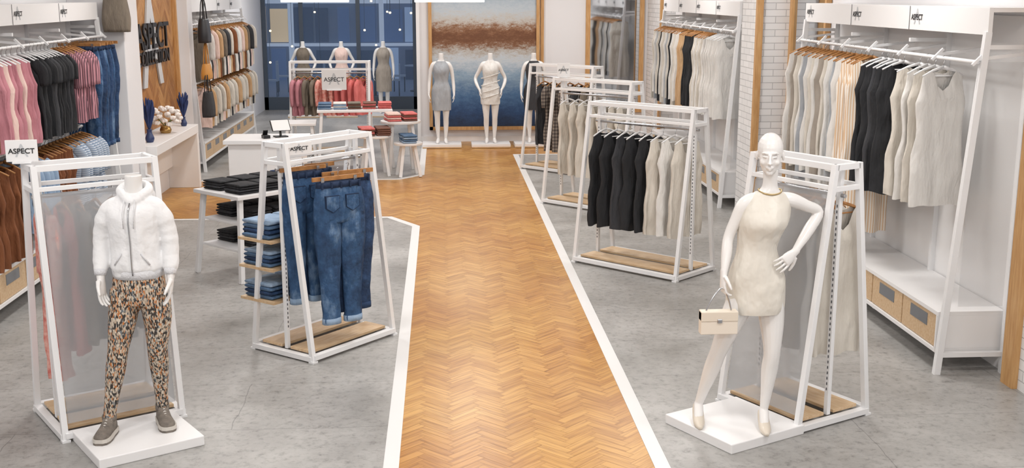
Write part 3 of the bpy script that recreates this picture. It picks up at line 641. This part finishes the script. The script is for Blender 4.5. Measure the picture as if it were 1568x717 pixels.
# ---------------------------------------------------------------- mannequins
def hand(mb,w,d,n,m,ts=1,curl=.3,sc=1.0):
    w=Vector(w); d=Vector(d).normalized(); n=Vector(n); n=(n-n.dot(d)*d).normalized(); s=d.cross(n)
    rr=[]
    for t,hw,ht in ((-.02,.024,.021),(.01,.026,.019),(.035,.034,.017),(.065,.040,.015),(.09,.039,.012)):
        rr.append([tuple(w+d*t*sc+s*math.cos(2*math.pi*j/12)*hw*sc+n*math.sin(2*math.pi*j/12)*ht*sc) for j in range(12)])
    mb.loft(rr,m)
    for i,(off,Ln) in enumerate(((.033,.070),(.0112,.080),(-.0112,.075),(-.032,.060))):
        p=w+d*.082*sc+s*off*ts*sc; pts=[tuple(p)]; rad=[.0085*sc]; ang=curl*.5+.05*i
        for q in (.45,.3,.25):
            dd=(d*math.cos(ang)+n*math.sin(ang)+s*ts*off*3.0).normalized(); p=p+dd*Ln*q*sc; pts.append(tuple(p)); rad.append(.0078*sc); ang+=curl
        rad[-1]=.0058*sc; mb.tube(pts,rad,m,8)
    p=w+d*.02*sc+s*.028*ts*sc; dd=(d*.75+s*ts*.65+n*.25).normalized(); p1=p+dd*.04*sc; p2=p1+(dd+d*.5+n*.2).normalized()*.03*sc
    p3=p2+(dd*.6+d*.8+n*.3).normalized()*.022*sc
    mb.tube([tuple(p),tuple(p1),tuple(p2),tuple(p3)],[.014*sc,.011*sc,.0095*sc,.006*sc],m,8)
def head(mb,c,yaw,tilt,m):
    old=mb.T; mb.T=old@Matrix.Translation(Vector(c))@Matrix.Rotation(R(yaw),4,'Z')@Matrix.Rotation(R(tilt),4,'X')
    mb.ell((0,.014,.035),(.075,.093,.09),m,20); mb.ell((0,-.018,-.02),(.062,.074,.09),m,20); mb.ell((0,-.03,-.07),(.046,.05,.045),m,16); mb.ell((0,-.062,-.098),(.021,.02,.017),m,12)
    mb.tube([(0,-.088,.012),(0,-.102,-.012),(0,-.115,-.034),(0,-.1,-.042)],[.007,.0085,.0125,.008],m,8)
    for q in (-1,1):
        mb.ell((q*.009,-.101,-.038),(.009,.01,.007),m,8)
        mb.tube([(q*.012,-.09,.018),(q*.03,-.092,.026),(q*.05,-.073,.018)],[.007,.008,.006],m,8)
        mb.ell((q*.029,-.079,.001),(.014,.009,.0085),m,10)
        mb.tube([(q*.014,-.088,-.002),(q*.029,-.0925,.002),(q*.044,-.078,-.001)],[.002,.004,.002],m,6)
        mb.ell((q*.036,-.062,-.034),(.022,.022,.022),m,10)
        mb.ell((q*.075,.012,-.012),(.009,.018,.03),m,12)
    mb.tube([(-.024,-.080,-.064),(-.008,-.0955,-.0615),(.008,-.0955,-.0615),(.024,-.080,-.064)],[.002,.006,.006,.002],m,8)
    mb.tube([(-.02,-.080,-.071),(0,-.096,-.0755),(.02,-.080,-.071)],[.002,.0075,.002],m,8)
    mb.T=old
# -- front right female mannequin
e=root('female_mannequin',(1.74,6.53,.0))
mb=MB(); m=MANN
mb.rings([(.125,0,.82,.12,.095),(.13,.01,.90,.158,.112),(.13,.012,.97,.165,.115),(.127,.005,1.06,.14,.1),(.123,0,1.17,.105,.08),(.133,0,1.26,.115,.09),(.15,-.005,1.35,.130,.095),(.165,0,1.43,.138,.08),(.178,.005,1.485,.115,.056),(.182,.008,1.52,.06,.05),(.183,.004,1.56,.043,.044),(.18,-.005,1.64,.043,.046)],m,28)
for q in (-.06,.06): mb.ell((.15+q,-.062,1.33),(.05,.046,.05),m,14)
mb.limb([(.20,.004,1.475,.03),(.265,.003,1.468,.04),(.325,.003,1.455,.043),(.41,.02,1.42,.036),(.495,.045,1.375,.032),(.425,-.01,1.28,.034),(.345,-.07,1.19,.024),(.325,-.085,1.165,.021)],m)
hand(mb,(.325,-.085,1.165),(-.75,-.25,-.62),(-.2,.9,-.1),m,ts=1,curl=.25)
mb.limb([(.15,.004,1.475,.03),(.085,.002,1.465,.04),(.03,0,1.43,.043),(-.01,.01,1.34,.037),(-.05,.012,1.235,.032),(-.066,-.02,1.15,.032),(-.085,-.06,1.06,.022),(-.09,-.066,1.035,.020)],m)
hand(mb,(-.09,-.066,1.035),(-.08,-.22,-1),(.9,.1,-.1),m,ts=1,curl=.62)
for P in ([(.205,0,.90,.092),(.225,-.02,.72,.074),(.228,-.045,.54,.051),(.222,-.03,.42,.050),(.208,-.035,.27,.034),(.195,-.045,.17,.025)],
          [(.06,0,.90,.092),(-.02,-.01,.72,.074),(-.085,.0,.54,.051),(-.115,.03,.42,.050),(-.152,.07,.27,.034),(-.178,.085,.17,.025)]):
    mb.limb(P,m)
    a=P[-1]; mb.limb([(a[0],a[1]+.005,.175,.028),(a[0]-.005,a[1]-.03,.145,.03),(a[0]-.015,a[1]-.08,.105,.028),(a[0]-.022,a[1]-.13,.085,.022),(a[0]-.026,a[1]-.165,.082,.014)],m,14,4,.8)
head(mb,(.168,-.022,1.735),-16,4,m)
mb.obj('body',parent=e,remesh=.0045,smooth=3)
mb=MB(); PUMP=mat('ivory_patent','#D9CFC0',.3)
for a in ((.195,-.045),(-.178,.085)):
    mb.limb([(a[0],a[1]+.035,.15,.026),(a[0]-.003,a[1]-.0,.135,.033),(a[0]-.013,a[1]-.07,.1,.036),(a[0]-.022,a[1]-.13,.088,.033),(a[0]-.027,a[1]-.185,.08,.012)],PUMP,14,4,.8)
    mb.tube([(a[0],a[1]+.045,.14),(a[0],a[1]+.04,.1),(a[0],a[1]+.042,.068)],[.018,.009,.007],PUMP,10)
mb.obj('pumps',parent=e)
mb=MB()
mb.rings([(.125,.0,.785,.172,.122),(.127,.0,.83,.176,.126),(.131,.01,.92,.18,.13),(.13,.012,.98,.176,.128),(.127,.005,1.06,.152,.11),(.123,0,1.17,.117,.092),(.133,-.004,1.25,.126,.102),(.15,-.018,1.33,.143,.12),(.163,-.006,1.41,.142,.1),(.172,.0,1.455,.132,.078),(.178,.004,1.488,.112,.066),(.182,.006,1.512,.074,.057)],DCREAM,44,8,.075,caps=False)
mb.obj('shift_dress',parent=e)
mb=MB(); mb.tube([(.182+.068*math.cos(2*math.pi*i/24),.0+.06*math.sin(2*math.pi*i/24),1.522-.02*max(0,-math.sin(2*math.pi*i/24))) for i in range(25)],.005,mat('gold_chain','#B59F75',.35,metal=.8),8); mb.obj('necklace',parent=e)
mb=MB(); mb.box((-.235,-.15,.685),(-.015,-.085,.82),mat('bag_cream','#E6DCCE',.5)); mb.box((-.235,-.154,.765),(-.015,-.081,.823),mat('bag_flap','#E0D5C5',.5))
mb.tube(cat([(-.2,-.117,.82),(-.16,-.11,.9),(-.105,-.10,.955),(-.07,-.11,.9),(-.05,-.117,.82)],5),.005,STEEL,8); mb.box((-.14,-.158,.755),(-.11,-.15,.78),STEEL)
mb.obj('handbag',parent=e,bevel=.006)
mb=MB(); mb.T=TR((.045,.07,.007),29); mb.box((-.3,-.3,0),(.3,.3,.062),PANEL); mb.obj('plinth',parent=e,bevel=.006)
# -- front left hoodie mannequin
e=root('hoodie_mannequin',(-1.875,6.63,0))
mb=MB(); m=MANN
mb.rings([(.09,0,1.3,.1,.07),(.09,0,1.42,.1,.07),(.092,.01,1.5,.06,.055),(.095,.0,1.56,.050,.048),(.098,-.005,1.63,.048,.05)],m,24)
for q,sx in ((-1,-.115),(1,.285)):
    mb.limb([(sx,-.02,1.15,.035),(sx,-.045,1.08,.028),(sx+.003,-.055,1.035,.024)],m)
    hand(mb,(sx+.003,-.055,1.04),(.06*-q,-.2,-1),(-q*.95,-.2,0),m,ts=(1 if q<0 else -1),curl=.28,sc=1.12)
mb.obj('body',parent=e,remesh=.0045,smooth=3)
mb=MB()
mb.rings([(.09,0,1.04,.142,.106),(.09,0,1.07,.148,.112),(.09,0,1.10,.160,.124),(.087,0,1.18,.148,.118),(.085,0,1.28,.146,.116),(.083,0,1.37,.156,.12),(.083,.0,1.43,.158,.108),(.086,.01,1.475,.135,.085),(.09,.012,1.515,.085,.07),(.095,.015,1.53,.07,.065)],FLEECE,40,6,.1)
for q in (-1,1):
    P=[(.03,0,1.465,.045),(-.03,0,1.44,.058),(-.078,.004,1.37,.058),(-.105,.01,1.27,.052),(-.113,-.005,1.17,.048),(-.114,-.033,1.095,.044),(-.115,-.045,1.07,.034)]
    if q>0: P=[(.145,0,1.465,.045),(.203,0,1.44,.058),(.25,.004,1.37,.058),(.275,.01,1.27,.052),(.284,-.005,1.17,.048),(.285,-.033,1.095,.044),(.285,-.045,1.07,.034)]
    c=cat(P,8); mb.tube([(p[0]+.004*noise.noise(Vector((0,q,p[2]*22))),p[1],p[2]) for p in c],[p[3]*(1+.09*noise.noise(Vector((q,0,p[2]*26)))) for p in c],FLEECE,20)
for i in range(24):
    a=2*math.pi*i/24; fr=max(0,-math.sin(a)); mb.ell((.095+.08*math.cos(a)*(1-.25*fr),.015+.075*math.sin(a),1.535+.025*math.sin(a)-.03*fr**4),(.028,.028,.032),FLEECE,10)
mb.ell((.095,.1,1.49),(.1,.04,.08),FLEECE,16)
mb.obj('hoodie',parent=e,remesh=.006,smooth=4)
mb=MB(); mb.tube([(.088,-.118,1.06),(.088,-.130,1.11),(.086,-.122,1.25),(.083,-.127,1.37),(.084,-.113,1.44),(.09,-.09,1.48)],.004,STEEL,6)
for q in (-1,1): 
    mb.tube([(.085+q*.055,-.114,1.19),(.085+q*.10,-.100,1.12)],.005,RIB,6); mb.tube([(.09+q*.03,-.09,1.5),(.087+q*.032,-.132,1.42),(.086+q*.028,-.134,1.34)],.003,RIB,6)
mb.rings([(.09,0,1.03,.145,.110),(.09,0,1.08,.151,.116)],RIB,36,2)
for sx in (-.115,.285): mb.limb([(sx,-.04,1.085,.038),(sx,-.05,1.05,.033)],RIB,16,2)
mb.obj('hoodie_trim',parent=e)
mb=MB()
mb.rings([(.09,0,.87,.13,.1),(.09,0,.95,.155,.112),(.09,0,1.05,.145,.106)],LEGG,28)
legs=([(.012,0,.95,.092),(-.015,-.02,.78,.083),(-.045,-.05,.60,.06),(-.07,-.04,.48,.058),(-.105,-.04,.30,.042),(-.13,-.045,.17,.035)],
      [(.168,0,.95,.092),(.182,.0,.78,.083),(.168,.01,.60,.06),(.16,.055,.48,.058),(.15,.10,.30,.042),(.145,.125,.17,.035)])
for P in legs: mb.limb(P,LEGG,20)
mb.obj('leggings',parent=e,remesh=.007,smooth=3)
mb=MB(); LACE=mat('lace','#D8D4CE',.7)
for P,tw in zip(legs,(-4,24)):
    a=P[-1]; mb.T=TR((a[0],a[1],0),tw)
    def sec(y,hw,h,zb=.1): return [(hw*math.cos(t),y,zb+(h*max(math.sin(t),0)**.8 if math.sin(t)>0 else .0)) for t in [math.pi*2*j/20 for j in range(20)]]
    out=[(.055,.022),(.045,.036),(.01,.041),(-.05,.043),(-.1,.049),(-.14,.048),(-.17,.038),(-.185,.018)]; out=[(w,y) for y,w in out]
    for z0,z1,mm,gr in ((.069,.083,SHOE,.002),(.083,.105,SOLE,.004)):
        ring=[(w+gr,y) for w,y in out]+[(-w-gr,y) for w,y in reversed(out)]
        mb.loft([[(x,y,z0) for x,y in ring],[(x,y,z1) for x,y in ring]],mm,True,False)
    prof=[(.052,.020,.05),(.042,.034,.085),(.01,.039,.098),(-.03,.040,.085),(-.07,.042,.06),(-.11,.046,.045),(-.145,.044,.036),(-.17,.034,.026),(-.182,.015,.012)]
    mb.loft([sec(y,w,h) for y,w,h in cat(prof,3)],SHOE,True,True)
    mb.limb([(0,.008,.16,.042),(0,.006,.185,.042),(0,.004,.192,.038)],SHOE,18,3)
    for k in range(5):
        y=-.025-k*.017; z=.1+(.083-k*.0095); mb.tube([(-.026,y,z-.016),(0,y-.003,z+.002),(.026,y,z-.016)],.0035,LACE,6)
mb.obj('sneakers',parent=e)
mb=MB(); mb.T=TR((.025,-.03,.007),32.5); mb.box((-.31,-.28,0),(.31,.27,.062),PANEL); mb.obj('plinth',bevel=.006,parent=e)
# -- standing background mannequins
def stand_mann(c,outfit,L=.62,base=PANEL,arm=0,rot=0,wrap=False):
    e=root('female_mannequin',(c[0],c[1],0),R(rot)); mb=MB(); m=MANN
    mb.rings([(0,0,.82,.12,.095),(0,.01,.90,.158,.112),(0,.012,.97,.162,.115),(0,.005,1.06,.14,.1),(0,0,1.15,.105,.08),(0,0,1.24,.115,.09),(0,-.005,1.34,.13,.1),(0,0,1.42,.135,.08),(0,.005,1.48,.11,.058),(0,.008,1.52,.052,.05),(0,.0,1.6,.043,.044),(0,-.0,1.64,.043,.044)],m,20,3)
    for q in (-1,1):
        if arm: P=[(q*.06,0,1.475,.03),(q*.12,0,1.455,.042),(q*.155,.0,1.41,.041),(q*.20,.03,1.32,.036),(q*.26,.05,1.2,.031),(q*.24,-.02,1.1,.03),(q*.19,-.08,1.0,.02)]
        else: P=[(q*.06,0,1.475,.03),(q*.12,0,1.455,.042),(q*.155,.0,1.41,.041),(q*.185,.01,1.32,.036),(q*.205,.015,1.17,.031),(q*.215,-.01,1.05,.03),(q*.22,-.04,.93,.02)]
        mb.limb(P,m,12,3); hand(mb,P[-1][:3],(-.05*q,-.15,-1),(-q,0,0),m,ts=1 if q<0 else -1,curl=.25)
        mb.limb([(q*.08,0,.9,.088),(q*.08,-.01,.72,.072),(q*.075,-.015,.52,.05),(q*.075,.01,.4,.048),(q*.07,.01,.25,.034),(q*.065,.01,.15,.025)],m,12,3)
        mb.limb([(q*.067,.02,.13,.03),(q*.069,-.03,.115,.034),(q*.077,-.1,.095,.03),(q*.082,-.15,.085,.018)],m,12,3,.8)
    mb.obj('body',parent=e,remesh=.009,smooth=2)
    mb=MB(); h=1.5-L-.25
    mb.rings([(0,0,h,.168,.12),(0,.005,h+.1,.174,.125),(0,.012,.97,.174,.127),(0,.005,1.06,.152,.112),(0,0,1.15,.119,.092),(0,-.004,1.24,.127,.103),(0,-.012,1.34,.142,.116),(0,-.004,1.42,.142,.096),(0,.004,1.47,.122,.07),(0,.006,1.505,.072,.058)],outfit,32,5,.07,caps=False)
    if wrap:
        for z0 in (1.25,1.12,1.0,.9): mb.tube([(.16*math.cos(a)*1.02,.125*math.sin(a)*1.02,z0+.05*math.cos(a)) for a in [2*math.pi*i/20 for i in range(21)]],.008,outfit,6)
    mb.obj('dress',parent=e,smooth=1)
    mb=MB(); mb.box((-.34,-.26,.007),(.34,.26,.07),base); mb.box((-.34,-.262,.007),(.34,-.26,.03),OAK); mb.obj('plinth',parent=e,bevel=.004)
stand_mann((.0,20.15),LGREY,.6); stand_mann((.86,20.15),OFFW,.5,arm=1,wrap=True); stand_mann((1.62,20.15),CHAR,.6)
stand_mann((-3.0,25.4),TAUPE,.55,arm=1); stand_mann((-2.17,25.4),BLUSH,.5,arm=1); stand_mann((-1.26,25.4),GREIGE,.7)
# ---------------------------------------------------------------- lights
def area(loc,sx,sy,p,col=(1,.98,.955),rot=(0,0,0)):
    l=bpy.data.lights.new('ceiling_or_fill_light','AREA'); l.shape='RECTANGLE'; l.size=sx; l.size_y=sy; l.energy=p; l.color=col
    o=bpy.data.objects.new('ceiling_or_fill_light',l); o.location=loc; o.rotation_euler=rot; bpy.context.collection.objects.link(o)
for y in (1.5,5,8.5,12,15.5,19):
    for x in (-2.2,.4,2.6): area((x,y,HC-.05),.6,.7,36 if x>-2 else 41)
area((-2.2,23.5,HC-.05),1.5,2,75)
area((.5,-1.5,3.2),2.5,.8,50,rot=(R(62),0,0))  # added front fill on the mannequins, not a ceiling fixture
w=bpy.data.worlds.new('World'); bpy.context.scene.world=w; w.use_nodes=True; w.node_tree.nodes['Background'].inputs[0].default_value=(.16,.24,.42,1); w.node_tree.nodes['Background'].inputs[1].default_value=.7
# camera
cd=bpy.data.cameras.new('camera'); cd.sensor_width=36; cd.lens=36*1750/1568; co=bpy.data.objects.new('camera',cd); bpy.context.collection.objects.link(co)
co.location=(0,0,2.65); co.rotation_euler=(R(90-11.87),0,R(-3.52)); cd.clip_end=200
bpy.context.scene.camera=co
sc=bpy.context.scene; sc.view_settings.view_transform='Standard'; sc.view_settings.look='None'; sc.view_settings.exposure=0
